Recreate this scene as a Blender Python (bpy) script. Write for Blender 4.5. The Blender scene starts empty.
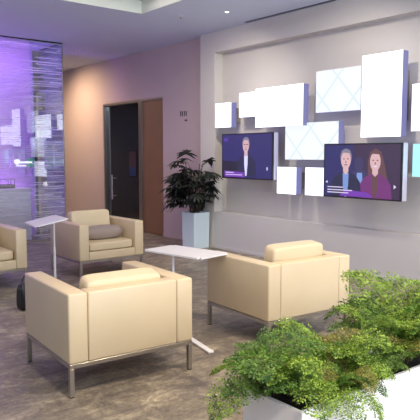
import bpy, bmesh, math, random
from mathutils import Vector, Matrix
random.seed(7)
S = bpy.context.scene
C = S.collection
PI = math.pi

# ------------------------------------------------------------------ materials
def lin(c):
    return tuple(((v/255)/12.92 if v/255 <= .04045 else ((v/255+.055)/1.055)**2.4) for v in c) + (1,)

def newmat(name):
    m = bpy.data.materials.new(name); m.use_nodes = True
    nt = m.node_tree
    return m, nt, nt.nodes['Principled BSDF'], nt.nodes['Material Output']

def mat(name, rgb, rough=.6, metal=0, var=.06, scale=8, bump=0, bscale=200, spec=.5, coat=0):
    m, nt, p, out = newmat(name)
    n = nt.nodes; l = nt.links
    tc = n.new('ShaderNodeTexCoord')
    nz = n.new('ShaderNodeTexNoise'); nz.inputs['Scale'].default_value = scale; nz.inputs['Detail'].default_value = 4
    l.new(tc.outputs['Object'], nz.inputs['Vector'])
    mx = n.new('ShaderNodeMix'); mx.data_type = 'RGBA'
    c = lin(rgb)
    mx.inputs[6].default_value = tuple(max(0, v*(1-var)) for v in c[:3]) + (1,)
    mx.inputs[7].default_value = tuple(min(1, v*(1+var)) for v in c[:3]) + (1,)
    l.new(nz.outputs['Fac'], mx.inputs[0]); l.new(mx.outputs[2], p.inputs['Base Color'])
    p.inputs['Roughness'].default_value = rough; p.inputs['Metallic'].default_value = metal
    p.inputs['Specular IOR Level'].default_value = spec
    p.inputs['Coat Weight'].default_value = coat
    if bump:
        b = n.new('ShaderNodeBump'); b.inputs['Strength'].default_value = bump; b.inputs['Distance'].default_value = .002
        nb = n.new('ShaderNodeTexNoise'); nb.inputs['Scale'].default_value = bscale
        l.new(tc.outputs['Object'], nb.inputs['Vector']); l.new(nb.outputs['Fac'], b.inputs['Height'])
        l.new(b.outputs['Normal'], p.inputs['Normal'])
    return m

def emat(name, rgb, strength, var=.03, scale=3):
    m, nt, p, out = newmat(name)
    n = nt.nodes; l = nt.links
    tc = n.new('ShaderNodeTexCoord')
    nz = n.new('ShaderNodeTexNoise'); nz.inputs['Scale'].default_value = scale
    l.new(tc.outputs['Object'], nz.inputs['Vector'])
    mx = n.new('ShaderNodeMix'); mx.data_type = 'RGBA'
    c = lin(rgb)
    mx.inputs[6].default_value = tuple(v*(1-var) for v in c[:3]) + (1,)
    mx.inputs[7].default_value = c
    l.new(nz.outputs['Fac'], mx.inputs[0])
    p.inputs['Base Color'].default_value = (.02, .02, .02, 1)
    p.inputs['Roughness'].default_value = .4
    l.new(mx.outputs[2], p.inputs['Emission Color'])
    p.inputs['Emission Strength'].default_value = strength
    return m

M = {}
M['leather'] = mat('cream_leather', (209, 190, 155), .42, var=.05, scale=5, bump=.15, bscale=350)
M['leather_cushion'] = mat('cushion_leather', (212, 194, 158), .45, var=.05, scale=5, bump=.12, bscale=300)
M['taupe'] = mat('taupe_fabric', (150, 136, 126), .9, var=.1, scale=60, bump=.3)
M['steel'] = mat('brushed_steel', (176, 170, 162), .28, .9, var=.08, scale=30)
M['white_metal'] = mat('white_powder_coat', (226, 224, 224), .4, var=.02)
M['wall'] = mat('painted_wall', (202, 196, 188), .75, var=.03, scale=2)
M['wall_far'] = mat('painted_far_wall', (190, 170, 166), .8, var=.04, scale=2)
M['wainscot'] = mat('grey_wainscot', (192, 188, 186), .6, var=.03, scale=2)
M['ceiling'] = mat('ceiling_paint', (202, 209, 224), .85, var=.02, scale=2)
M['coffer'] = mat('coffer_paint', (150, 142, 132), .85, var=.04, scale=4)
M['coffer_edge'] = mat('coffer_edge_paint', (226, 232, 218), .7, var=.02)
M['black'] = mat('black_plastic', (18, 17, 20), .35, var=.2)
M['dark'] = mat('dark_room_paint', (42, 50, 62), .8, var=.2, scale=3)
M['wood'] = mat('brown_wood_veneer', (128, 94, 66), .5, var=.12, scale=4)
M['soil'] = mat('dark_soil', (38, 30, 22), .95, var=.4, scale=60, bump=.8, bscale=80)
M['planter'] = mat('white_planter_lacquer', (236, 230, 224), .35, var=.03, scale=4)
M['cube_planter'] = mat('pale_planter_lacquer', (206, 222, 226), .3, var=.02)
M['counter'] = None
M['stem'] = mat('green_stem', (96, 98, 40), .6, var=.2, scale=20)
M['cane'] = mat('brown_cane', (60, 48, 34), .8, var=.3, scale=30)

def leafmat(name, a, b, trans=.35):
    m, nt, p, out = newmat(name)
    n = nt.nodes; l = nt.links
    tc = n.new('ShaderNodeTexCoord')
    nz = n.new('ShaderNodeTexNoise'); nz.inputs['Scale'].default_value = 25; nz.inputs['Detail'].default_value = 3
    l.new(tc.outputs['Object'], nz.inputs['Vector'])
    cr = n.new('ShaderNodeValToRGB')
    cr.color_ramp.elements[0].position = .36; cr.color_ramp.elements[0].color = lin(a)
    cr.color_ramp.elements[1].position = .64; cr.color_ramp.elements[1].color = lin(b)
    l.new(nz.outputs['Fac'], cr.inputs[0]); l.new(cr.outputs[0], p.inputs['Base Color'])
    p.inputs['Roughness'].default_value = .55
    tr = n.new('ShaderNodeBsdfTranslucent'); l.new(cr.outputs[0], tr.inputs['Color'])
    ms = n.new('ShaderNodeMixShader'); ms.inputs[0].default_value = trans
    l.new(p.outputs[0], ms.inputs[1]); l.new(tr.outputs[0], ms.inputs[2]); l.new(ms.outputs[0], out.inputs['Surface'])
    return m
M['fern_a'] = leafmat('fern_leaf', (64, 98, 22), (158, 188, 70))
M['fern_b'] = leafmat('fern_leaf_dark', (42, 80, 26), (112, 150, 56))
M['fern_c'] = leafmat('fern_leaf_olive', (88, 94, 34), (158, 152, 76))
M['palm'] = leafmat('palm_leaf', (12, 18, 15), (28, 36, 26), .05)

def floor_mat():
    m, nt, p, out = newmat('mottled_stone_floor')
    n = nt.nodes; l = nt.links
    tc = n.new('ShaderNodeTexCoord')
    def noise(sc, det, rough=.6, dist=0, stretch=(1, 1, 1)):
        mp = n.new('ShaderNodeMapping'); mp.inputs['Scale'].default_value = stretch
        l.new(tc.outputs['Object'], mp.inputs['Vector'])
        z = n.new('ShaderNodeTexNoise'); z.inputs['Scale'].default_value = sc; z.inputs['Detail'].default_value = det
        z.inputs['Roughness'].default_value = rough; z.inputs['Distortion'].default_value = dist
        l.new(mp.outputs[0], z.inputs['Vector']); return z
    a = noise(3.4, 12, .8, .5, (1, 1.5, 1)); b = noise(22, 8, .75, .2, (1, 1.3, 1))
    ra = n.new('ShaderNodeValToRGB'); e = ra.color_ramp.elements
    e[0].position = .34; e[0].color = lin((86, 80, 80)); e[1].position = .66; e[1].color = lin((190, 178, 156))
    k = e.new(.5); k.color = lin((134, 124, 111))
    l.new(a.outputs['Fac'], ra.inputs[0])
    rb = n.new('ShaderNodeValToRGB'); e = rb.color_ramp.elements
    e[0].position = .3; e[0].color = (.5, .5, .51, 1); e[1].position = .65; e[1].color = (1.15, 1.15, 1.12, 1)
    l.new(b.outputs['Fac'], rb.inputs[0])
    mx = n.new('ShaderNodeMix'); mx.data_type = 'RGBA'; mx.blend_type = 'MULTIPLY'; mx.inputs[0].default_value = 1
    l.new(ra.outputs[0], mx.inputs[6]); l.new(rb.outputs[0], mx.inputs[7])
    # plank-sized tiles
    br = n.new('ShaderNodeTexBrick'); br.inputs['Scale'].default_value = 1.0
    br.inputs['Brick Width'].default_value = .9; br.inputs['Row Height'].default_value = .3
    br.inputs['Mortar Size'].default_value = .002
    br.inputs['Color1'].default_value = (.86, .86, .88, 1); br.inputs['Color2'].default_value = (1.1, 1.08, 1.06, 1)
    br.inputs['Mortar'].default_value = (.72, .72, .72, 1)
    l.new(tc.outputs['Object'], br.inputs['Vector'])
    m2 = n.new('ShaderNodeMix'); m2.data_type = 'RGBA'; m2.blend_type = 'MULTIPLY'; m2.inputs[0].default_value = 1
    l.new(mx.outputs[2], m2.inputs[6]); l.new(br.outputs[0], m2.inputs[7]); l.new(m2.outputs[2], p.inputs['Base Color'])
    rr = n.new('ShaderNodeMapRange'); rr.inputs[3].default_value = .34; rr.inputs[4].default_value = .6
    l.new(b.outputs['Fac'], rr.inputs[0]); l.new(rr.outputs[0], p.inputs['Roughness'])
    return m
M['floor'] = floor_mat()

def streak_glass(name, lo, hi, refl, tint=(.93, .94, .97, 1), streak=.75):
    """clear glass with thin horizontal frosted film strips"""
    m, nt, p, out = newmat(name)
    n = nt.nodes; l = nt.links
    tc = n.new('ShaderNodeTexCoord')
    def mth(op, a, b=None):
        k = n.new('ShaderNodeMath'); k.operation = op
        for i, v in enumerate((a, b)):
            if v is None: continue
            if isinstance(v, (int, float)): k.inputs[i].default_value = v
            else: l.new(v, k.inputs[i])
        return k.outputs[0]
    sp = n.new('ShaderNodeSeparateXYZ'); l.new(tc.outputs['Object'], sp.inputs[0])
    zz = mth('MULTIPLY', sp.outputs['Z'], 26); zi = mth('FLOOR', zz); zf = mth('FRACT', zz)
    wn = n.new('ShaderNodeTexWhiteNoise'); wn.noise_dimensions = '1D'; l.new(zi, wn.inputs['W'])
    xx = mth('ADD', mth('MULTIPLY', mth('ADD', sp.outputs['X'], sp.outputs['Y']), 2.3), mth('MULTIPLY', wn.outputs[0], 7)); xi = mth('FLOOR', xx)
    cv = n.new('ShaderNodeCombineXYZ'); l.new(xi, cv.inputs[0]); l.new(zi, cv.inputs[1])
    w2 = n.new('ShaderNodeTexWhiteNoise'); w2.noise_dimensions = '2D'; l.new(cv.outputs[0], w2.inputs['Vector'])
    on = mth('GREATER_THAN', w2.outputs[0], lo); thin = mth('LESS_THAN', zf, hi)
    stv = mth('MULTIPLY', mth('MULTIPLY', on, thin), mth('MULTIPLY', w2.outputs[0], streak))
    tp = n.new('ShaderNodeBsdfTransparent'); tp.inputs['Color'].default_value = tint
    gl = n.new('ShaderNodeBsdfGlossy'); gl.inputs['Roughness'].default_value = .01
    g = n.new('ShaderNodeMixShader'); g.inputs[0].default_value = refl
    l.new(tp.outputs[0], g.inputs[1]); l.new(gl.outputs[0], g.inputs[2])
    p.inputs['Base Color'].default_value = (.82, .84, .88, 1); p.inputs['Roughness'].default_value = .6
    tl = n.new('ShaderNodeBsdfTranslucent'); tl.inputs['Color'].default_value = (.85, .86, .9, 1)
    fr = n.new('ShaderNodeMixShader'); fr.inputs[0].default_value = .5
    l.new(p.outputs[0], fr.inputs[1]); l.new(tl.outputs[0], fr.inputs[2])
    ms = n.new('ShaderNodeMixShader'); l.new(stv, ms.inputs[0])
    l.new(g.outputs[0], ms.inputs[1]); l.new(fr.outputs[0], ms.inputs[2]); l.new(ms.outputs[0], out.inputs['Surface'])
    return m
M['glass'] = streak_glass('striped_film_glass', .55, .35, .12, streak=.25)
M['glass_dense'] = streak_glass('dense_striped_film_glass', .4, .45, .2, (.8, .87, .97, 1), streak=.62)  # blue tint puts the reflected screens into the glass colour
M['door_glass'] = streak_glass('dark_door_glass', 2, 3, .08, (.7, .74, .78, 1))

def ribbed(name, rgb):
    m, nt, p, out = newmat(name)
    n = nt.nodes; l = nt.links
    tc = n.new('ShaderNodeTexCoord')
    mp = n.new('ShaderNodeMapping'); mp.inputs['Scale'].default_value = (1.2, 1.2, 16)
    z = n.new('ShaderNodeTexNoise'); z.inputs['Scale'].default_value = 1.3; z.inputs['Detail'].default_value = 2
    l.new(tc.outputs['Object'], mp.inputs['Vector']); l.new(mp.outputs[0], z.inputs['Vector'])
    cr = n.new('ShaderNodeValToRGB'); c = lin(rgb)
    cr.color_ramp.elements[0].position = .35; cr.color_ramp.elements[0].color = tuple(v*.8 for v in c[:3])+(1,)
    cr.color_ramp.elements[1].position = .65; cr.color_ramp.elements[1].color = c
    l.new(z.outputs['Fac'], cr.inputs[0]); l.new(cr.outputs[0], p.inputs['Base Color'])
    p.inputs['Roughness'].default_value = .5
    return m
M['counter'] = ribbed('laminated_stone', (240, 240, 244))
M['lavender_wall'] = mat('lavender_wall', (184, 166, 206), .7, var=.05, scale=2)

def panel_mat(name, pattern):
    m, nt, p, out = newmat(name)
    n = nt.nodes; l = nt.links
    p.inputs['Base Color'].default_value = (.08, .08, .08, 1) if pattern else (.5, .5, .5, 1); p.inputs['Roughness'].default_value = .35
    p.inputs['Emission Strength'].default_value = 1.25 if pattern else 2.0
    tc = n.new('ShaderNodeTexCoord')
    nz = n.new('ShaderNodeTexNoise'); nz.inputs['Scale'].default_value = 1.5
    l.new(tc.outputs['Object'], nz.inputs['Vector'])
    mx = n.new('ShaderNodeMix'); mx.data_type = 'RGBA'
    if pattern:   # faint diagonal etched lines
        mx.inputs[6].default_value = (.56, .61, .64, 1); mx.inputs[7].default_value = (.62, .64, .66, 1)
    else:
        mx.inputs[6].default_value = (.60, .62, .72, 1); mx.inputs[7].default_value = (.66, .66, .70, 1)
    l.new(nz.outputs['Fac'], mx.inputs[0])
    src = mx.outputs[2]
    if pattern:
        facs = []
        for s in (1, -1):
            mp = n.new('ShaderNodeMapping'); mp.inputs['Rotation'].default_value = (s*math.radians(48), 0, 0)
            l.new(tc.outputs['Object'], mp.inputs['Vector'])
            w = n.new('ShaderNodeTexWave'); w.bands_direction = 'Z'; w.inputs['Scale'].default_value = .8; w.inputs['Phase Offset'].default_value = pattern
            l.new(mp.outputs[0], w.inputs['Vector'])
            r = n.new('ShaderNodeMapRange'); r.inputs[1].default_value = .97; r.inputs[2].default_value = 1
            l.new(w.outputs['Fac'], r.inputs[0]); facs.append(r)
        ma = n.new('ShaderNodeMath'); ma.operation = 'MAXIMUM'
        l.new(facs[0].outputs[0], ma.inputs[0]); l.new(facs[1].outputs[0], ma.inputs[1])
        m2 = n.new('ShaderNodeMix'); m2.data_type = 'RGBA'; m2.inputs[7].default_value = (.47, .55, .57, 1)
        l.new(ma.outputs[0], m2.inputs[0]); l.new(src, m2.inputs[6]); src = m2.outputs[2]
    l.new(src, p.inputs['Emission Color'])
    return m
M['panel'] = panel_mat('lit_panel_face', 0)
M['panel_lines'] = panel_mat('lit_panel_face_with_lines', 1.2)
M['panel_side'] = emat('lit_panel_side', (150, 150, 214), .55)
M['panel_teal'] = emat('lit_panel_teal_face', (170, 236, 240), 1.0)
M['tv_side'] = mat('silver_bezel', (206, 204, 222), .4, .2)

# ------------------------------------------------------------------ mesh helpers
def link(name, bm, m, parent=None, smooth=True, loc=None):
    me = bpy.data.meshes.new(name)
    bmesh.ops.recalc_face_normals(bm, faces=bm.faces)
    bm.to_mesh(me); bm.free()
    for mm in (m if isinstance(m, (list, tuple)) else [m]): me.materials.append(mm)
    if smooth:
        for p in me.polygons: p.use_smooth = True
    o = bpy.data.objects.new(name, me); C.objects.link(o)
    if parent: o.parent = parent
    if loc: o.location = loc
    if smooth:
        me.set_sharp_from_angle(angle=math.radians(38))
    return o

def box(bm, x0, x1, y0, y1, z0, z1, bev=0, seg=3, mi=0):
    t = bmesh.new()
    bmesh.ops.create_cube(t, size=1)
    for v in t.verts:
        v.co = Vector(((x0+x1)/2+v.co.x*(x1-x0), (y0+y1)/2+v.co.y*(y1-y0), (z0+z1)/2+v.co.z*(z1-z0)))
    if bev:
        bmesh.ops.bevel(t, geom=list(t.edges), offset=bev, segments=seg, profile=.5, affect='EDGES')
    for f in t.faces: f.material_index = mi
    merge(bm, t); return bm

def merge(bm, t):
    me = bpy.data.meshes.new('tmp'); t.to_mesh(me); t.free(); bm.from_mesh(me); bpy.data.meshes.remove(me)

def tube(bm, pts, radii, seg=8, mi=0, cap=True):
    pts = [Vector(p) for p in pts]
    if not isinstance(radii, (list, tuple)): radii = [radii]*len(pts)
    rings = []
    up = Vector((0, 0, 1))
    for i, p in enumerate(pts):
        d = (pts[min(i+1, len(pts)-1)]-pts[max(i-1, 0)]).normalized()
        a = d.cross(up)
        if a.length < 1e-3: a = d.cross(Vector((1, 0, 0)))
        a.normalize(); b = d.cross(a)
        rings.append([bm.verts.new(p+(a*math.cos(2*PI*k/seg)+b*math.sin(2*PI*k/seg))*radii[i]) for k in range(seg)])
    for r, q in zip(rings, rings[1:]):
        for k in range(seg):
            f = bm.faces.new((r[k], r[(k+1) % seg], q[(k+1) % seg], q[k])); f.material_index = mi
    if cap:
        bm.faces.new(rings[0][::-1]).material_index = mi; bm.faces.new(rings[-1]).material_index = mi

def cyl(bm, x, y, z0, z1, r, seg=20, mi=0):
    tube(bm, [(x, y, z0), (x, y, z1)], r, seg, mi)

def cushion_bm(w, d, h, puff=.25, n=12, power=5):
    """soft pillow-block centred on the origin: superellipsoid outline"""
    bm = bmesh.new()
    bmesh.ops.create_cube(bm, size=2)
    bmesh.ops.subdivide_edges(bm, edges=list(bm.edges), cuts=n, use_grid_fill=True)
    for v in bm.verts:
        x, y, z = v.co
        s = (abs(x)**power+abs(y)**power+abs(z)**power)**(1/power)
        m_ = max(abs(x), abs(y), abs(z))
        v.co = v.co*(m_/s)
        bul = 1+puff*(1-v.co.x**2)*(1-v.co.z**2)*.5
        v.co = Vector((v.co.x*w/2, v.co.y*d/2*bul, v.co.z*h/2))
    return bm

def thing(name, label, cat, loc=(0, 0, 0), rz=0, group=None):
    o = bpy.data.objects.new(name, None); C.objects.link(o)
    o.location = loc; o.rotation_euler = (0, 0, rz); o.empty_display_size = .1
    o['label'] = label; o['category'] = cat
    if group: o['group'] = group
    return o
def tag(o, label, cat, group=None):
    o['label'] = label; o['category'] = cat
    if group: o['group'] = group
    return o
def struct(name, bm, m, parent=None, smooth=False):
    o = link(name, bm, m, parent, smooth)
    if not parent: o['kind'] = 'structure'
    return o
def dup(root, loc, rz, label, group=None):
    r = root.copy(); C.objects.link(r); r.location = loc; r.rotation_euler = (0, 0, rz); r['label'] = label
    if group: r['group'] = group
    for ch in list(root.children):
        c = ch.copy(); C.objects.link(c); c.parent = r
        for g in ch.children:
            d = g.copy(); C.objects.link(d); d.parent = c
    return r

# ------------------------------------------------------------------ the setting
CH = 3.62
XW = 6.45      # front plane of the media wall
XR = 6.63      # back of its recess
XD = 6.58      # far wall plane
X0, Y0, Y1 = -3.2, -3.0, 15.0
struct('floor', box(bmesh.new(), X0, 8.6, Y0, Y1, -.1, 0), M['floor'])
# ceiling with a coffer opening (X .2..4.8, Y .8..7.53)
bm = bmesh.new()
CX0, CX1, CY0, CY1 = .2, 4.80, .8, 7.53
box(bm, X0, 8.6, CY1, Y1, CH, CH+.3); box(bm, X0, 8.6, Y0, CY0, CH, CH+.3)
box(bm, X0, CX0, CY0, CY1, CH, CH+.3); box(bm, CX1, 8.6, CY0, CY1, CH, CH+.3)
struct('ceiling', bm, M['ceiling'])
bm = bmesh.new()
for a in ((CX0-.001, CX1+.001, CY1-.02, CY1-.001), (CX0, CX1, CY0+.001, CY0+.02), (CX1-.02, CX1-.001, CY0+.02, CY1-.02), (CX0+.001, CX0+.02, CY0+.02, CY1-.02)):
    box(bm, *a, CH-.012, CH+.2)
struct('trim_1', bm, M['coffer_edge'])
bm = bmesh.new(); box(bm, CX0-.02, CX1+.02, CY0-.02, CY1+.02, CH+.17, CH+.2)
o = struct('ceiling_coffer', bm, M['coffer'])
# media wall: front frame around the recess
bm = bmesh.new()
RZ0, RZ1, RY1 = .62, 3.28, 7.90
box(bm, XR, XR+.1, Y0, 8.28, 0, CH)                 # recess back
box(bm, XW, XR, RY1, 8.28, 0, CH)                   # pier at the far end
box(bm, XW, XR, Y0, RY1, RZ1, CH)                   # header
box(bm, XW, XR, Y0, 1.2, RZ0, RZ1)                  # near pier
struct('wall_media', bm, M['wall'])
struct('wall_lower_media', box(bmesh.new(), XW-.004, XR, Y0, RY1, 0, RZ0), M['wainscot'])
struct('baseboard_media', box(bmesh.new(), XW-.014, XW-.005, Y0, RY1, 0, .05, .003, 1), M['wainscot'])
# far wall with door opening Y 9.62..11.9, Z 0..2.69
bm = bmesh.new()
DY0, DY1, DZ = 9.62, 11.92, 2.69
box(bm, XD, XD+.15, 8.28, DY0, 0, CH); box(bm, XD, XD+.15, DY1, Y1, 0, CH); box(bm, XD, XD+.15, DY0, DY1, DZ, CH)
struct('wall_far_right', bm, M['wall_far'])
struct('wall_end', box(bmesh.new(), X0, 8.6, Y1, Y1+.1, 0, CH), M['wall_far'])
bm = bmesh.new()
box(bm, X0, .8, Y0-.1, Y0, 0, CH); box(bm, 5.2, 8.6, Y0-.1, Y0, 0, CH); box(bm, .8, 5.2, Y0-.1, Y0, 0, .4); box(bm, .8, 5.2, Y0-.1, Y0, 3.2, CH)
struct('wall_rear', bm, M['wall'])
bm = bmesh.new()
for k in range(6): box(bm, .8+k*4.34/5, .86+k*4.34/5, Y0-.09, Y0-.04, .4, 3.2)
box(bm, .8, 5.2, Y0-.09, Y0-.04, .4, .46); box(bm, .8, 5.2, Y0-.09, Y0-.04, 3.14, 3.2)
struct('window_5', bm, M['steel'])  # made-up rear window, added as an opening for the cool fill
# left wall with big windows
bm = bmesh.new()
box(bm, X0-.15, X0, Y0, Y1, 0, .3); box(bm, X0-.15, X0, Y0, Y1, 3.2, CH)
for y in (Y0, 1.2, 5.4, 9.6, 13.8): box(bm, X0-.15, X0, y, y+.4 if y < 13 else Y1, .3, 3.2)
struct('wall_left', bm, M['wall'])
for i, y in enumerate((-2.6, 1.6, 5.8, 10.0)):
    bm = bmesh.new()
    for k in range(4): box(bm, X0-.1, X0-.04, y+k*3.73/3, y+k*3.73/3+.06, .3, 3.2)
    box(bm, X0-.1, X0-.04, y, y+3.79, .3, .36); box(bm, X0-.1, X0-.04, y, y+3.79, 3.14, 3.2)
    struct('window_%d' % (i+1), bm, M['steel'])
# dark room behind the doorway
bm = bmesh.new()
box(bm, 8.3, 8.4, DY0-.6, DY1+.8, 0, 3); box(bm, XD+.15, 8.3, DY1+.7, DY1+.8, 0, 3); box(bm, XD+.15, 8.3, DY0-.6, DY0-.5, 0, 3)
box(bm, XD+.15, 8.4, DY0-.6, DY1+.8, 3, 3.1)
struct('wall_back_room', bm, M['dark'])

# door 1: dark glass door with steel frame ; door 2: brown wood leaf
d = bpy.data.objects.new('door_1', None); C.objects.link(d); d['kind'] = 'structure'; d.location = (XD, 11.15, 0)
def pl(bm, *a, **k): return box(bm, *a, **k)
bm = bmesh.new()
box(bm, -.02, .1, DY1-.05-11.15, DY1-11.15, 0, DZ); box(bm, -.02, .1, 10.37-11.15, 10.47-11.15, 0, DZ); box(bm, -.02, .1, 10.47-11.15, DY1-.05-11.15, DZ-.05, DZ)
link('door_frame', bm, M['steel'], d, False)
link('glass_pane', box(bmesh.new(), .03, .045, 10.47-11.15, DY1-.05-11.15, .01, DZ-.05), M['door_glass'], d, False)
bm = bmesh.new(); yy = 11.48-11.15
tube(bm, [(-.07, yy, .62), (-.07, yy, 1.15)], .016, 10); tube(bm, [(-.07, yy, .7), (.03, yy, .7)], .01, 8); tube(bm, [(-.07, yy, 1.08), (.03, yy, 1.08)], .01, 8)
link('door_handle', bm, M['steel'], d)
bm = bmesh.new(); box(bm, XD+.02, XD+.06, DY0, 10.37, .01, DZ-.04); struct('door_2', bm, M['wood'])
bm = bmesh.new(); box(bm, XD-.005, XD+.08, DY0, 10.37, DZ-.04, DZ)
struct('trim_2', bm, M['steel'])
struct('baseboard_far', box(bmesh.new(), XD-.012, XD-.001, 8.3, DY0, 0, .07, .003, 1), M['wall_far'])
struct('baseboard_far_end', box(bmesh.new(), XD-.012, XD-.001, DY1, Y1, 0, .07, .003, 1), M['wall_far'])

# ceiling slot diffuser, sprinklers, downlights
sd = thing('ceiling_slot_diffuser', 'long thin black slot diffuser in the ceiling beside the media wall', 'air vent', (6.36, 6.17, CH))
link('slot', box(bmesh.new(), -.04, .04, -.87, .87, -.004, .0), M['black'], sd, False)
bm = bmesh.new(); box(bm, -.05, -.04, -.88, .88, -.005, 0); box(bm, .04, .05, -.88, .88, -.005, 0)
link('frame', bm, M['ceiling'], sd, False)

def sprinkler(x, y, label):
    t = thing('ceiling_sprinkler', label, 'sprinkler', (x, y, CH), 0, 'ceiling sprinkler heads')
    bm = bmesh.new(); cyl(bm, 0, 0, -.006, 0, .035, 16); link('escutcheon', bm, M['white_metal'], t)
    bm = bmesh.new(); cyl(bm, 0, 0, -.035, -.006, .009, 8); cyl(bm, 0, 0, -.038, -.034, .02, 12); link('nozzle', bm, M['steel'], t)
sprinkler(5.34, 7.32, 'small ceiling sprinkler near the corner of the recessed coffer')
sprinkler(5.5, 10.96, 'small ceiling sprinkler beyond the glass enclosure corner')
M['lamp'] = emat('downlight_glow', (255, 240, 214), 6)
def downlight(x, y, label, lit=True, spot=None):
    t = thing('recessed_downlight', label, 'ceiling light', (x, y, CH), 0, 'recessed ceiling downlights')
    bm = bmesh.new()
    for k in range(24):
        a, b = 2*PI*k/24, 2*PI*(k+1)/24
        P = lambda r, an, z: bm.verts.new((r*math.cos(an), r*math.sin(an), z))
        bm.faces.new((P(.045, a, 0), P(.045, b, 0), P(.036, b, -.006), P(.036, a, -.006)))
        bm.faces.new((P(.036, a, -.006), P(.036, b, -.006), P(.026, b, -.001), P(.026, a, -.001)))
    link('trim_ring', bm, M['white_metal'], t)
    bm = bmesh.new(); cyl(bm, 0, 0, -.003, -.0005, .026, 16); link('lens', bm, M['lamp'], t)

# ------------------------------------------------------------------ glass enclosure (purple reception room)
gx, gy, gyb = 4.91, 10.43, 11.52
ge = thing('glass_partition', 'floor to ceiling glass partition with horizontal frosted stripes around the purple area', 'glass partition', (gx, gy, 0))
link('front_pane', box(bmesh.new(), -5.2, -.62, -.006, .006, .03, CH-.02), M['glass'], ge, False)
link('corner_pane', box(bmesh.new(), -.615, -.012, -.006, .006, .03, CH-.02), M['glass_dense'], ge, False)
link('side_pane', box(bmesh.new(), -.006, .006, .008, gyb-gy-.02, .03, CH-.02), M['glass_dense'], ge, False)
bm = bmesh.new(); box(bm, -5.2, .012, -.015, .015, CH-.02, CH); box(bm, -.015, .015, .015, gyb-gy-.02, CH-.02, CH)
link('head_channel', bm, M['black'], ge, False)
bm = bmesh.new(); box(bm, -5.2, .012, -.015, .015, 0, .03); box(bm, -.015, .015, .015, gyb-gy-.02, 0, .03)
link('floor_channel', bm, M['steel'], ge, False)
link('corner_post', box(bmesh.new(), -.011, .009, -.012, .006, .03, CH-.02), M['steel'], ge, False)
struct('wall_purple', box(bmesh.new(), -.3, 4.80, gyb, gyb+.12, 0, CH), M['lavender_wall'])
struct('trim_3', box(bmesh.new(), 4.80, 4.84, gyb-.03, gyb+.12, 0, 2.8), M['black'])

rc = thing('reception_counter', 'pale grey counter with horizontal layered front behind the striped glass', 'counter', (2.9, 11.0, 0))
link('body', box(bmesh.new(), -1.6, 1.49, -.22, .2, .0, .93, .004, 1), M['counter'], rc, False)
link('countertop', box(bmesh.new(), -1.62, 1.51, -.25, .22, .93, .97, .006, 2), M['counter'], rc, False)
dt = thing('desk_organizer', 'low black railed tray standing on the pale grey counter', 'tray', (3.88, 10.98, .97))
link('tray', box(bmesh.new(), -.25, .26, -.1, .1, 0, .07, .006, 2), M['black'], dt)
bm = bmesh.new()
for x in (-.24, -.12, 0, .13, .25): tube(bm, [(x, -.09, .06), (x, -.09, .17)], .006, 6)
tube(bm, [(-.24, -.09, .17), (.25, -.09, .17)], .007, 6); tube(bm, [(.25, -.09, .17), (.25, .09, .17)], .007, 6); tube(bm, [(.25, .09, .06), (.25, .09, .17)], .006, 6)
link('rail', bm, M['black'], dt)

M['reflection_white'] = emat('reflection_white_glow', (240, 240, 255), 1.6)
M['reflection_green'] = emat('reflection_green_glow', (90, 200, 150), .5)
sg = thing('sign_reflection', 'small glowing white and green plate standing in for a sign reflected in the glass', 'sign', (4.62, gyb-.03, 1.42))  # added glowing plate in place of a sign's reflection on the glass
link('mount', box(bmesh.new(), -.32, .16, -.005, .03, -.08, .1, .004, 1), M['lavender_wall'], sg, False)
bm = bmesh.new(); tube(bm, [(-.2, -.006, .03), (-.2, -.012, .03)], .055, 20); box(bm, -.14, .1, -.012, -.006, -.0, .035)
box(bm, -.22, -.02, -.012, -.006, -.06, -.035); link('white_shapes', bm, M['reflection_white'], sg, False)
bm = bmesh.new(); box(bm, .0, .155, -.009, -.005, -.075, .095); link('green_plate', bm, M['reflection_green'], sg, False)

# wall sign by the door: four small pictogram marks over a short line
ws = thing('wall_sign', 'small dark pictogram marks on the mauve wall right of the door', 'sign', (XD-.004, 8.94, 2.27))
bm = bmesh.new()
for k, y in enumerate((.1, .045, -.02, -.075)):
    bm = bmesh.new(); box(bm, -.003, .003, y-.008, y+.008, .02, .088); tube(bm, [(-.003, y, .1), (.003, y, .1)], .012, 10)
    link('pictogram', bm, M['black'], ws, False)
link('caption_line', box(bmesh.new(), -.003, .003, -.1, -.03, -.07, -.045), M['black'], ws, False)

# things seen through the dark door glass
po = thing('framed_poster', 'small framed portrait poster seen through the dark glass door', 'poster', (7.2, 11.76, 1.38), 0)
M['poster'] = mat('poster_print', (190, 140, 130), .5); M['poster_blue'] = mat('poster_blue', (110, 150, 210), .5)

# ------------------------------------------------------------------ media panels and screens
def light_panel(y0, y1, z0, z1, xf, label, lines=False, teal=False):
    """a lit acrylic box on the recess wall; front face at X = xf"""
    yc, zc = (y0+y1)/2, (z0+z1)/2
    t = thing('light_panel', label, 'light panel', (xf, yc, zc), 0, 'lit white wall panels around the screens')
    w, h, dp = (y1-y0)/2, (z1-z0)/2, min(.12, XR-xf-.03)
    link('diffuser', box(bmesh.new(), 0, .008, -w, w, -h, h, .002, 1), M['panel_teal'] if teal else M['panel_lines'] if lines else M['panel'], t, False)
    link('housing', box(bmesh.new(), .0085, dp, -w+.001, w-.001, -h+.001, h-.001), M['panel_side'], t, False)
    link('wall_bracket', box(bmesh.new(), dp+.0005, XR-xf-.0005, -w*.6, w*.6, -h*.6, h*.6), M['steel'], t, False)
light_panel(7.36, 7.76, 2.03, 2.425, 6.35, 'small blank lit panel above the left edge of the far television')
light_panel(6.86, 7.24, 2.18, 2.56, 6.42, 'square lit panel touching the left side of a wide lit panel')
light_panel(5.78, 6.745, 2.0, 2.58, 6.31, 'wide blank lit panel above the far television')
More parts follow.
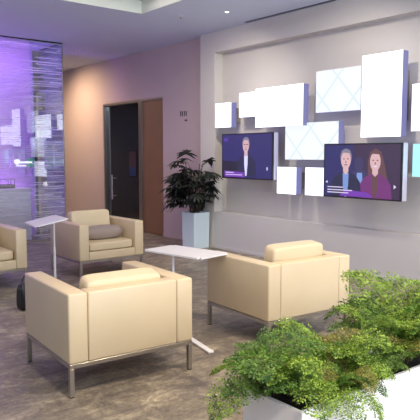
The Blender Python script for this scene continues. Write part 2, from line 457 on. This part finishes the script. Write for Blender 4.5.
light_panel(4.90, 5.66, 2.17, 2.735, 6.44, 'lit panel with faint diagonal lines beside the tall panel', True)
light_panel(4.20, 4.78, 1.81, 2.825, 6.30, 'tall upright lit panel, the largest, above the near television')
light_panel(5.22, 6.20, 1.52, 2.04, 6.40, 'wide lit panel with faint diagonal lines between the two televisions', True)
light_panel(5.93, 6.31, 1.02, 1.41, 6.35, 'small square lit panel just right of the far television')
light_panel(5.44, 5.80, 1.02, 1.41, 6.40, 'small square lit panel tucked left of the near television')
light_panel(3.10, 4.10, 1.87, 2.42, 6.36, 'lit panel cut by the right photo edge beside the tall panel')
light_panel(3.30, 4.08, 1.33, 1.72, 6.38, 'pale teal lit panel right of the near television', teal=True)

def disc(bm, u, v, ru, rv, x, mi, seg=20, cut=None):
    vs = []
    for k in range(seg):
        a = 2*PI*k/seg
        vs.append(bm.verts.new((x, -(u+ru*math.cos(a)), v+rv*math.sin(a))))
    bm.faces.new(vs).material_index = mi
CLIP = [-9]
def poly(bm, pts, x, mi):
    pts = [(u, max(v, CLIP[0])) for u, v in pts]
    bm.faces.new([bm.verts.new((x, -u, v)) for u, v in pts]).material_index = mi

E_ = lambda n, c, s=1.0: emat(n, c, s, .2, 6)
SM = [E_('screen_navy', (34, 32, 96)), E_('screen_dark_suit', (26, 26, 62)), E_('screen_skin', (214, 174, 178)),
      E_('screen_white_shirt', (214, 214, 250)), E_('screen_grey_hair', (128, 122, 140)), E_('screen_purple', (112, 50, 170)),
      E_('screen_white', (226, 216, 250)), E_('screen_blue_shirt', (120, 150, 214)), E_('screen_brown_hair', (96, 62, 68)),
      E_('screen_magenta_jacket', (110, 40, 112)), E_('screen_plum', (52, 30, 66)), E_('screen_shadow_figure', (52, 46, 92)),
      E_('screen_feature', (110, 74, 92)), E_('screen_black', (14, 12, 34)), E_('screen_violet', (76, 52, 150))]
def television(y0, y1, z0, z1, xf, label, content):
    yc, zc = (y0+y1)/2, (z0+z1)/2; w, h = (y1-y0)/2, (z1-z0)/2
    t = thing('television', label, 'television', (xf, yc, zc))
    bz = link('bezel', box(bmesh.new(), 0, .03, -w, w, -h, h, .004, 2), M['black'], t, False)
    link('housing', box(bmesh.new(), .0305, .12, -w, w-.002, -h+.002, h-.002, .004, 1), M['tv_side'], t, False)
    link('wall_mount', box(bmesh.new(), .1205, XR-xf-.0005, -w*.5, w*.5, -h*.5, h*.5), M['black'], t, False)
    CLIP[0] = -(h-.018); bm = bmesh.new(); content(bm, w-.018, h-.018); CLIP[0] = -9
    link('screen_image', bm, SM, bz, False)

def person(bm, u, v, s, hair, suit, shirt, x, long_hair=False, glasses=False):
    """head-and-shoulders portrait: u,v the chin centre; s the head height"""
    hw = s*.36
    if long_hair:
        poly(bm, [(u-hw*1.25, v-s*.35), (u-hw*1.35, v+s*.45), (u-hw*.95, v+s*.95), (u, v+s*1.14), (u+hw*.95, v+s*.98), (u+hw*1.45, v+s*.5), (u+hw*1.9, v-s*.1), (u+hw*2.3, v-s*.75), (u+hw*1.1, v-s*.9)], x, hair)
    poly(bm, [(u-s*1.0, v-s*1.75), (u-s*.95, v-s*.75), (u-s*.72, v-s*.42), (u-hw*.6, v-s*.16), (u+hw*.6, v-s*.16), (u+s*.72, v-s*.42), (u+s*.97, v-s*.75), (u+s*1.05, v-s*1.75)], x-.0004, suit)
    poly(bm, [(u-hw*.55, v-s*.24), (u+hw*.55, v-s*.24), (u+hw*.5, v-s*.9), (u+hw*.2, v-s*1.72), (u-hw*.2, v-s*1.72), (u-hw*.5, v-s*.9)], x-.0008, shirt)
    poly(bm, [(u-hw*.5, v+s*.15), (u+hw*.5, v+s*.15), (u+hw*.5, v-s*.18), (u, v-s*.34), (u-hw*.5, v-s*.18)], x-.0012, 2)
    if not long_hair:
        disc(bm, u, v+s*.62, hw*1.08, s*.46, x-.0014, hair)
    disc(bm, u, v+s*.46, hw*.92, s*.5, x-.0018, 2)
    poly(bm, [(u-hw*.95, v+s*.68), (u-hw*.8, v+s*.98), (u, v+s*1.08), (u+hw*.8, v+s*.98), (u+hw*.95, v+s*.68), (u+hw*.6, v+s*.84), (u-hw*.5, v+s*.86)], x-.0022, hair)
    for q in (-1, 1): disc(bm, u+q*hw*.38, v+s*.52, hw*.17, s*.035, x-.0024, 12, 10)
    disc(bm, u, v+s*.36, hw*.1, s*.07, x-.0024, 12, 10)
    disc(bm, u, v+s*.2, hw*.34, s*.03, x-.0024, 6 if long_hair else 12, 10)
    if glasses: poly(bm, [(u-hw*.85, v+s*.57), (u+hw*.85, v+s*.57), (u+hw*.85, v+s*.545), (u-hw*.85, v+s*.545)], x-.0026, 13)

def cont_left(bm, w, h):
    x = -.0006
    poly(bm, [(-w, -h), (w, -h), (w, h), (-w, h)], x, 0)
    poly(bm, [(-w, -h*.2), (-w*.35, -h*.25), (-w*.3, -h), (-w, -h)], x-.0003, 13)
    person(bm, .0, .065, .215, 4, 1, 3, x-.001, glasses=True)
    poly(bm, [(-w*.9, -h*.97), (-w*.05, -h*.97), (-w*.05, -h*.74), (-w*.9, -h*.68)], x-.0045, 5)
    poly(bm, [(-w*.85, -h*.78), (-w*.5, -h*.78), (-w*.5, -h*.745), (-w*.85, -h*.745)], x-.005, 6)
    poly(bm, [(-w*.85, -h*.88), (-w*.15, -h*.88), (-w*.15, -h*.85), (-w*.85, -h*.85)], x-.005, 6)
    disc(bm, w*.84, -h*.55, .012, .03, x-.005, 6, 8)
    poly(bm, [(-w*.93, h*.86), (-w*.75, h*.86), (-w*.75, h*.7), (-w*.93, h*.7)], x-.005, 14)
def cont_right(bm, w, h):
    x = -.0006
    poly(bm, [(-w, -h), (w, -h), (w, h), (-w, h)], x, 10)
    poly(bm, [(-w, -h), (-w*.1, -h), (-w*.2, h), (-w, h)], x-.0002, 0)
    disc(bm, -.02, .09, .065, .095, x-.0006, 11); poly(bm, [(-.16, -h), (-.13, -.02), (-.04, .03), (.02, .03), (.1, -.02), (.14, -h)], x-.0005, 11)
    poly(bm, [(-.07, -h), (-.05, -.02), (.03, -.02), (.05, -h)], x-.0009, 7)
    person(bm, -.225, .03, .235, 4, 1, 7, x-.0015)
    person(bm, .225, .015, .235, 8, 9, 8, x-.0015, long_hair=True)
    poly(bm, [(-w*.55, -h*.98), (w*.35, -h*.98), (w*.2, -h*.8), (-w*.4, -h*.72)], x-.0048, 5)
    for a, b, v in ((-.9, -.45, -.66), (-.9, -.2, -.77), (-.9, -.3, -.87)):
        poly(bm, [(w*a, h*v), (w*b, h*v), (w*b, h*(v+.035)), (w*a, h*(v+.035))], x-.0052, 6)
    poly(bm, [(w*.86, -h*.62), (w*.92, -h*.54), (w*.86, -h*.46)], x-.0052, 6)
    poly(bm, [(-w*.9, -h*.5), (-w*.96, -h*.45), (-w*.9, -h*.4)], x-.0052, 6)
television(6.345, 7.51, 1.21, 1.92, 6.29, 'far wall television showing a single man in a dark suit', cont_left)
television(4.11, 5.30, 1.035, 1.735, 6.21, 'near wall television showing a man and a long-haired woman', cont_right)
bm = bmesh.new()
box(bm, 0, .02, -.17, .17, -.3, .3); link('frame', bm, M['black'], po, False)
bm = bmesh.new(); poly(bm, [(-.15, -.28), (.15, -.28), (.15, .28), (-.15, .28)], -.002, 0)
poly(bm, [(-.13, -.28), (.13, -.28), (.1, -.08), (-.1, -.08)], -.004, 1); disc(bm, 0, .06, .09, .12, -.004, 0)
link('print', bm, [M['poster'], M['poster_blue']], po, False)

# ------------------------------------------------------------------ armchair (front faces +Y locally, origin at floor centre)
W, D, HT, AT, BB = .96, .89, .695, .135, .225
def build_armchair(label):
    t = thing('armchair', label, 'armchair', (0, 0, 0), 0, 'cream leather lounge armchairs')
    L = M['leather']
    for s in (-1, 1):
        a = s*W/2; b = s*(W/2-AT)
        link('arm', box(bmesh.new(), min(a, b), max(a, b), -D/2, D/2, BB, HT, .014, 3), L, t)
    link('backrest', box(bmesh.new(), -W/2+AT+.002, W/2-AT-.002, -D/2+.001, -D/2+AT, BB, HT, .012, 3), L, t)
    link('seat_base', box(bmesh.new(), -W/2+AT+.002, W/2-AT-.002, -D/2+AT+.002, D/2-.004, BB, .335, .01, 3), L, t)
    bm = cushion_bm(W-2*AT-.008, D-AT-.012, .115, 0, 10, 9)
    link('seat_cushion', bm, M['leather_cushion'], t, True, (0, AT/2-.001, .393))
    bm = cushion_bm(W-2*AT-.10, .15, .36, .3, 14, 11)
    o = link('back_cushion', bm, M['leather_cushion'], t, True, (0, -D/2+AT+.10, .635)); o.rotation_euler = (math.radians(8), 0, 0)
    bm = bmesh.new()
    for s in (-1, 1):
        box(bm, min(s*(W/2-.003), s*(W/2-.033)), max(s*(W/2-.003), s*(W/2-.033)), -D/2+.003, D/2-.003, .195, BB-.001, .002, 1)
        box(bm, -W/2+.034, W/2-.034, min(s*(D/2-.003), s*(D/2-.033)), max(s*(D/2-.003), s*(D/2-.033)), .195, BB-.001, .002, 1)
    link('base_frame', bm, M['steel'], t, False)
    for sx in (-1, 1):
        for sy in (-1, 1):
            x, y = sx*(W/2-.019), sy*(D/2-.019)
            bm = box(bmesh.new(), x-.016, x+.016, y-.016, y+.016, .006, .195, .002, 1)
            lg = link('leg', bm, M['steel'], t, False)
            link('foot_glide', box(bmesh.new(), x-.013, x+.013, y-.013, y+.013, 0, .0055), M['black'], lg, False)
    return t
c1 = build_armchair('cream leather armchair seen from behind in the left foreground, all four sides clear')
c1.location = (2.178, 3.945, 0); c1.rotation_euler.z = math.radians(-4)
c3 = dup(c1, (3.895, 3.856, 0), math.radians(-4), 'cream leather armchair seen from behind, right of the white table, partly behind fern')
c2 = dup(c1, (3.935, 7.39, 0), PI, 'cream leather armchair facing forward with a taupe pillow, beyond the foreground chair')
c4 = dup(c1, (2.30, 7.43, 0), PI, 'cream leather armchair cut off by the left photo edge')
for ch in c1.children:      # this one's back cushion has slumped down and back
    if ch.name.startswith('back_cushion'):
        ch.location.z -= .062; ch.rotation_euler.x = math.radians(14)
# taupe lumbar pillow on chair 2
bm = cushion_bm(.6, .2, .17, .4, 10, 2.8)
p = tag(link('lumbar_pillow', bm, M['taupe'], None, True, (3.95, 7.25, .54)), 'taupe bolster pillow lying on the seat of the far armchair', 'pillow')
p.rotation_euler = (math.radians(20), 0, 0)

# ------------------------------------------------------------------ white side tables
def build_table(label, loc, rz, h, px, py, foot, tilt=None):
    """slab top .40 x .72, offset pole, floor bar along local Y"""
    t = thing('side_table', label, 'side table', loc, rz, 'white pedestal side tables')
    bm = box(bmesh.new(), -.20, .20, -.36, .36, h-.014, h)
    es = [e for e in bm.edges if abs(e.verts[0].co.z-e.verts[1].co.z) > .01]
    bmesh.ops.bevel(bm, geom=es, offset=.03, segments=5, affect='EDGES')
    tt = link('tabletop', bm, M['white_metal'], t, False)
    if tilt:
        tt.data.transform(Matrix.Translation((0, 0, -h)))
        tt.location = (0, 0, h-.004); tt.rotation_euler = tilt
    bm = bmesh.new(); cyl(bm, px, py, .02, h*.56, .016, 16); link('pole', bm, M['white_metal'], t); pole = t.children[-1]
    bm = bmesh.new(); cyl(bm, px, py, h*.56-.03, h*.56+.02, .021, 16)
    tube(bm, [(px, py, h*.56-.005), (px-.035, py-.02, h*.56-.005)], .009, 10); link('height_clamp', bm, M['white_metal'], pole)
    bm = bmesh.new(); cyl(bm, px, py, h*.56, h-.022, .0115, 14); link('upper_pole', bm, M['white_metal'], t)
    link('top_plate', box(bmesh.new(), px-.06, px+.06, py-.09, py+.09, h-.022, h-.0145, .003, 1), M['white_metal'], t, False)
    bm = bmesh.new(); cyl(bm, px, py, .003, .023, .045, 20)
    for fx, fy in foot:
        dv = Vector((fx-px, fy-py, 0)); b2 = box(bmesh.new(), 0, dv.length, -.025, .025, .004, .022, .004, 2)
        b2.transform(Matrix.Translation((px, py, 0)) @ Matrix.Rotation(math.atan2(dv.y, dv.x), 4, 'Z')); merge(bm, b2)
    link('foot', bm, M['white_metal'], t)
    return t
build_table('white rectangular side table on a pole between the two chairs seen from behind', (3.23, 4.375, 0), math.radians(9.5), .715, -.114, .044, [(-.396, -.669), (-.02, .26)])
build_table('pale tilted white side table on a slim pole between the two far armchairs', (3.03, 7.0, 0), math.radians(-11), .79, .1, .0, [(-.2, -.2), (.1, .25)], (-.03, -.197, 0))

# black bag on the floor behind the foreground chair
bg = thing('floor_bag', 'black bag standing on the floor, mostly hidden behind the foreground armchair', 'bag', (2.37, 5.95, 0), math.radians(15))
bm = cushion_bm(.24, .13, .26, .3, 8, 6)
for v in bm.verts:
    v.co.z = (v.co.z+.13)*1.05
    if v.co.z > .13: v.co.y *= 1-(v.co.z-.13)*2.5
link('bag_body', bm, M['black'], bg)
for s in (-1, 1):
    bm = bmesh.new(); tube(bm, [(-.06, s*.03, .235), (-.05, s*.03, .31), (-.02, s*.03, .345), (.02, s*.03, .345), (.05, s*.03, .31), (.06, s*.03, .235)], .006, 8)
    link('handle', bm, M['black'], bg)

# ------------------------------------------------------------------ lady palm in a tall square planter
pp = thing('square_planter', 'tall pale square planter holding the dark palm beside the wall', 'planter', (6.24, 8.15, 0))
s_, hp = .17, .61
bm = bmesh.new()
o_ = [(-s_, -s_), (s_, -s_), (s_, s_), (-s_, s_)]; i_ = [(x*.88, y*.88) for x, y in o_]; b_ = [(x*.94, y*.94) for x, y in o_]
v0 = [bm.verts.new((x, y, .0)) for x, y in b_]; v1 = [bm.verts.new((x, y, hp)) for x, y in o_]
v2 = [bm.verts.new((x, y, hp)) for x, y in i_]; v3 = [bm.verts.new((x, y, hp-.06)) for x, y in i_]
for k in range(4):
    j = (k+1) % 4
    for A, B in ((v0, v1), (v1, v2), (v2, v3)): bm.faces.new((A[k], A[j], B[j], B[k]))
bm.faces.new(v3); bm.faces.new(v0[::-1])
link('pot', bm, M['cube_planter'], pp, False)
link('soil', box(bmesh.new(), -s_*.86, s_*.86, -s_*.86, s_*.86, hp-.055, hp-.03), M['soil'], pp, False)

pm = thing('lady_palm', 'dark bushy lady palm with fingered leaves growing in the square planter', 'potted plant', (6.24, 8.15, hp-.03))
R = random.Random(3)
canes = bmesh.new(); fans = []
def palm_fan(bm, base, dirv, size, R):
    dirv = dirv.normalized(); side = dirv.cross(Vector((0, 0, 1)))
    if side.length < .1: side = Vector((1, 0, 0))
    side.normalize(); n = R.randint(8, 12); upv = side.cross(dirv)
    for k in range(n):
        a = (k/(n-1)-.5)*math.radians(200)
        d = (dirv*math.cos(a)+side*math.sin(a)+upv*R.uniform(-.1, .15)).normalized()
        L = size*R.uniform(.75, 1.0)*(1-.25*abs(a)/1.7); wv = d.cross(upv).normalized()*size*.085
        droop = Vector((0, 0, -1))
        prev = None
        for q, (tt, ww) in enumerate(((0, .15), (.3, .9), (.65, 1), (.9, .6), (1, .05))):
            c = base+d*L*tt+droop*L*.45*tt*tt
            a1, a2 = bm.verts.new(c+wv*ww), bm.verts.new(c-wv*ww)
            if prev: bm.faces.new((prev[0], a1, a2, prev[1]))
            prev = (a1, a2)
for i in range(13):
    an = R.uniform(0, 2*PI); r0 = R.uniform(.01, .1); lean = R.uniform(.03, .17); ht = R.uniform(.45, .92)
    b0 = Vector((r0*math.cos(an), r0*math.sin(an), 0)); tip = b0+Vector((lean*math.cos(an), lean*math.sin(an), ht))
    mid = b0.lerp(tip, .5)+Vector((R.uniform(-.02, .02), R.uniform(-.02, .02), 0))
    tube(canes, [b0, mid, tip], [.009, .008, .006], 6)
    for j in range(7):
        fb = bmesh.new()
        f = R.uniform(.25, 1.0); st = b0.lerp(tip, f); aa = an+R.uniform(-1.9, 1.9)
        el = R.uniform(-.1, .9) if f < .9 else R.uniform(.3, 1.1)
        dv = Vector((math.cos(aa)*math.cos(el), math.sin(aa)*math.cos(el)*1.15, math.sin(el)))
        pt = st+dv*R.uniform(.14, .33); pt.x = min(pt.x, .12)
        tube(fb, [st, st.lerp(pt, .5)+Vector((0, 0, .015)), pt], [.003, .0025, .002], 5)
        d2 = (dv+Vector((0, 0, -.35)))
        if pt.x > .0: d2.x = min(d2.x, .05)
        palm_fan(fb, pt, d2, R.uniform(.22, .3), R)
        for v in fb.verts: v.co.x = min(v.co.x, .185)
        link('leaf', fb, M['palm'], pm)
link('canes', canes, M['cane'], pm)

# ------------------------------------------------------------------ long fern planter in the foreground
FX0, FX1, FY0, FY1, FH = 1.85, 4.05, 1.675, 2.045, .5
fp = thing('trough_planter', 'long white trough planter overflowing with ferns in the right foreground', 'planter', (FX0, FY0, 0))
w_ = FX1-FX0; d_ = FY1-FY0; tk = .022
bm = bmesh.new()
v0 = [bm.verts.new(c) for c in ((0, 0, 0), (w_, 0, 0), (w_, d_, 0), (0, d_, 0))]
v1 = [bm.verts.new((v.co.x, v.co.y, FH)) for v in v0]
inn = ((tk, tk), (w_-tk, tk), (w_-tk, d_-tk), (tk, d_-tk))
v2 = [bm.verts.new((x, y, FH)) for x, y in inn]; v3 = [bm.verts.new((x, y, FH-.1)) for x, y in inn]
for k in range(4):
    j = (k+1) % 4
    for A, B in ((v0, v1), (v1, v2), (v2, v3)): bm.faces.new((A[k], A[j], B[j], B[k]))
bm.faces.new(v3); bm.faces.new(v0[::-1])
bmesh.ops.bevel(bm, geom=[e for e in bm.edges if e.verts[0].co.z > FH-.01 and e.verts[1].co.z > FH-.01], offset=.003, segments=2, affect='EDGES')
link('trough', bm, M['planter'], fp, False)
link('soil', box(bmesh.new(), tk+.001, w_-tk-.001, tk+.001, d_-tk-.001, FH-.12, FH-.055), M['soil'], fp, False)

def frond_mesh(name, L, m, seed, rise, droop, dens=1.0):
    """feathery three-times divided frond: arching rachis along +X, branches, branchlets and tiny leaflets"""
    R = random.Random(seed); bm = bmesh.new()
    N = 22; pts = []; ang = rise; p = Vector((0, 0, 0))
    yaw = 0; ydr = R.uniform(-.03, .03)
    for i in range(N+1):
        pts.append(p.copy())
        ang -= droop/N*(.5+i/N); yaw += ydr
        p = p+Vector((math.cos(ang)*math.cos(yaw), math.cos(ang)*math.sin(yaw), math.sin(ang)))*(L/N)
    tube(bm, pts, [.0022*(1-.8*i/N) for i in range(N+1)], 4, 1, False)
    def leaflet(c, d, nrm, s):
        sd = d.cross(nrm).normalized()*s*.42
        a = bm.verts.new(c); b = bm.verts.new(c+d*s*.5+sd); e = bm.verts.new(c+d*s*1.05); f = bm.verts.new(c+d*s*.5-sd)
        bm.faces.new((a, b, e, f)).material_index = 0
    for i in range(4, N+1):
        t = i/N; T = (pts[min(i+1, N)]-pts[i-1]).normalized()
        side0 = T.cross(Vector((0, 0, 1))).normalized(); up = side0.cross(T)
        bl = L*.34*math.sin(PI*min(1, (t*.86+.1)))**.8
        for sgn in (-1, 1):
            d = (side0*sgn+T*.55+up*R.uniform(-.25, .35)).normalized(); n1 = up
            base = pts[i]+T*(sgn*.25*L/N)
            n = max(3, int(bl/.017)); q = base.copy(); dd = d.copy()
            for k in range(n):
                dd = (dd+Vector((0, 0, -.045))+Vector((R.uniform(-.06, .06),)*3)).normalized(); q0 = q; q = q+dd*bl/n
                # branchlets
                for s2 in (-1, 1):
                    s3 = dd.cross(n1).normalized()*s2
                    bd = (s3+dd*.8+n1*R.uniform(-.35, .35)).normalized()
                    ml = .028*(1-k/n*.65)*R.uniform(.7, 1.25)
                    mm = 3 if ml > .018 else 2
                    for z in range(mm):
                        if R.random() > dens: continue
                        c = q0+bd*ml*(z+.5)/mm
                        e = (bd+n1*R.uniform(-.8, .8)+s3*R.uniform(-.3, .3)+dd*R.uniform(-.6, .6)).normalized()
                        nn = (n1+Vector((R.uniform(-.7, .7), R.uniform(-.7, .7), R.uniform(-.3, .3)))).normalized()
                        leaflet(c, e, nn, R.uniform(.008, .0145))
            # thin branch axis
            tube(bm, [base, base.lerp(q, .5)+Vector((0, 0, .004)), q], [.0011, .0008, .0004], 3, 1, False)
    me = bpy.data.meshes.new(name); bm.to_mesh(me); bm.free()
    me.materials.append(m); me.materials.append(M['stem'])
    return me
FR = [frond_mesh('frond', .34, M['fern_a'], 1, 1.15, 1.9), frond_mesh('frond', .42, M['fern_b'], 2, 1.25, 2.2),
      frond_mesh('frond', .30, M['fern_b'], 3, .95, 1.8), frond_mesh('frond', .46, M['fern_a'], 4, 1.3, 1.7),
      frond_mesh('frond', .36, M['fern_c'], 5, 1.2, 1.8, .8), frond_mesh('frond', .40, M['fern_a'], 6, .8, 2.2)]
R = random.Random(11)
def fern(x, y, scale, label, kinds, n=13, side=None, toward=None, spread=None):
    t = thing('fern', label, 'fern', (x, y, FH-.056), 0, 'ferns in the long white trough')
    for k in range(n):
        me = FR[R.choice(kinds)]
        o = bpy.data.objects.new('frond', me); C.objects.link(o); o.parent = t
        az = 2*PI*k/n+R.uniform(-.25, .25)
        if toward is not None: az = toward+R.uniform(-spread, spread)
        s = scale*R.uniform(.75, 1.12)
        o.scale = (s, s, s)
        o.location = (.02*math.cos(az), .02*math.sin(az), R.uniform(0, .02)+.03)
        o.rotation_euler = (R.uniform(-.3, .3), R.uniform(-.38, .12), az)
    return t
fern(1.93, 1.95, 1.06, 'bright green fern spilling over the far left corner of the trough', (0, 1, 5, 2), 15)
fern(2.04, 1.76, .9, 'low fern hanging over the front of the trough at its left end', (0, 2, 5), 14)
fern(2.17, 1.93, .62, 'second fern from the left along the back of the trough', (1, 0, 2), 11)
fern(2.25, 1.76, .66, 'fern with olive tips in the middle front of the trough', (0, 4, 2, 4), 12)
fern(2.37, 1.95, .82, 'tall feathery fern with thin shoots in the back row behind olive one', (1, 3, 4, 0), 12)
fern(2.50, 1.80, .66, 'dark green fern in the front row above the bare white trough side', (2, 1, 1), 10)
fern(2.76, 1.95, 1.0, 'tallest arching fern of the back row near the right photo edge', (1, 3, 2, 4), 13)
fern(2.80, 1.80, .88, 'fern in the front row cut by the right photo edge', (0, 1, 4), 12)
fern(3.0, 1.99, 1.4, 'tall fern in the back row cut by the right photo edge', (1, 3, 2), 12)

# ------------------------------------------------------------------ lights
def area(name, loc, rot, sx, sy, power, col, spread=None):
    l = bpy.data.lights.new(name, 'AREA'); l.shape = 'RECTANGLE'; l.size = sx; l.size_y = sy; l.energy = power; l.color = col
    if spread: l.spread = spread
    o = bpy.data.objects.new(name, l); C.objects.link(o); o.location = loc; o.rotation_euler = rot; return o
def spot(name, loc, power, col, angle=80, blend=.8, aim=None):
    l = bpy.data.lights.new(name, 'SPOT'); l.energy = power; l.color = col; l.spot_size = math.radians(angle); l.spot_blend = blend; l.shadow_soft_size = .05
    o = bpy.data.objects.new(name, l); C.objects.link(o); o.location = loc
    if aim:
        d = Vector(aim)-Vector(loc); o.rotation_euler = d.to_track_quat('-Z', 'Y').to_euler()
    return o
WARM = (1, .83, .56); COOL = (.8, .84, 1)
# daylight through the four left windows
for i, y in enumerate((-.7, 3.5, 7.7, 11.9)):
    area('window_fill', (X0+.05, y, 1.75), (0, math.radians(-108), 0), 2.7, 3.6, (10, 16, 26, 30)[i], COOL)
area('window_fill', (3.0, Y0+.05, 1.8), (math.radians(118), 0, 0), 4.4, 2.6, 360, (.74, .83, 1))  # added cool fill at the made-up rear window, tilted up to brighten the ceiling
# warm recessed spots
for (x, y, pw, lab) in ((1.6, 1.6, 60, 'recessed downlight in front of the foreground armchair'), (3.2, 1.6, 60, 'recessed downlight above the far side of the fern trough'),
                   (5.6, 2.2, 50, 'recessed downlight near the media wall right of the ferns')):
    spot('spot_beam', (x, y, CH+.12 if (CX0 < x < CX1 and CY0 < y < CY1) else CH-.02), pw*3, WARM, 95, .9, (x, y+.6, 0))
spot('spot_beam', (5.3, 12.9, CH-.02), 330, (1, .74, .46), 150, 1, (6.5, 12.6, .4)); downlight(5.3, 12.9, 'recessed downlight warming the tan wall left of the door')
spot('spot_beam', (5.62, 7.0, CH-.02), 40, (1, .9, .8), 90, .9, (6.2, 7.0, .6)); downlight(5.70, 6.70, 'tiny lit recessed downlight right of the coffer corner')
for (x, y, pw, aim, an) in ((2.1, -1.6, 330, (2.7, 2.9, .2), 60), (.3, .2, 200, (2.1, 1.9, .4), 28)):
    spot('spot_beam', (x, y, CH-.02), pw, (1, .9, .76), an, .8, aim)  # added spots without fixtures, brightening the trough and chair backs
area('back_room_fill', (7.6, 10.8, 2.95), (0, 0, 0), .6, .6, 26, (.8, .9, 1))  # added fill so the poster shows through the door glass
# purple wash inside the glass enclosure
area('purple_wash', (2.2, 11.3, .35), (math.radians(150), 0, 0), 3.6, .12, 95, (.66, .2, 1))
area('purple_wash', (2.6, 10.75, CH-.06), (math.radians(25), 0, 0), 4.2, .3, 55, (.62, .32, 1))
# added soft fill under the coffer ceiling, which has no lamp of its own
area('coffer_fill', (3.0, 4.2, CH+.15), (0, 0, 0), 3.4, 6.0, 90, (1, .9, .86))
for y in (1.5, 4.2, 6.4):
    spot('wall_fill_beam', (5.0, y, CH-.03), 135, (1, .92, .8), 110, 1, (6.5, y+1.2, 1.3))  # added spots without fixtures, brightening the media wall

w = bpy.data.worlds.new('World'); S.world = w; w.use_nodes = True
bgn = w.node_tree.nodes['Background']; bgn.inputs[0].default_value = (.55, .62, .9, 1); bgn.inputs[1].default_value = .6

# ------------------------------------------------------------------ camera
cam = bpy.data.cameras.new('camera'); cam.sensor_width = 36; cam.lens = 600/420*36
co = bpy.data.objects.new('camera', cam); C.objects.link(co); co.location = (0, 0, 1.6)
co.rotation_euler = (math.radians(90-5.332), 0, math.radians(51.182-90)); S.camera = co
S.view_settings.view_transform = 'Standard'; S.view_settings.look = 'None'; S.view_settings.exposure = .24; S.view_settings.gamma = 1
S.view_settings.use_curve_mapping = False
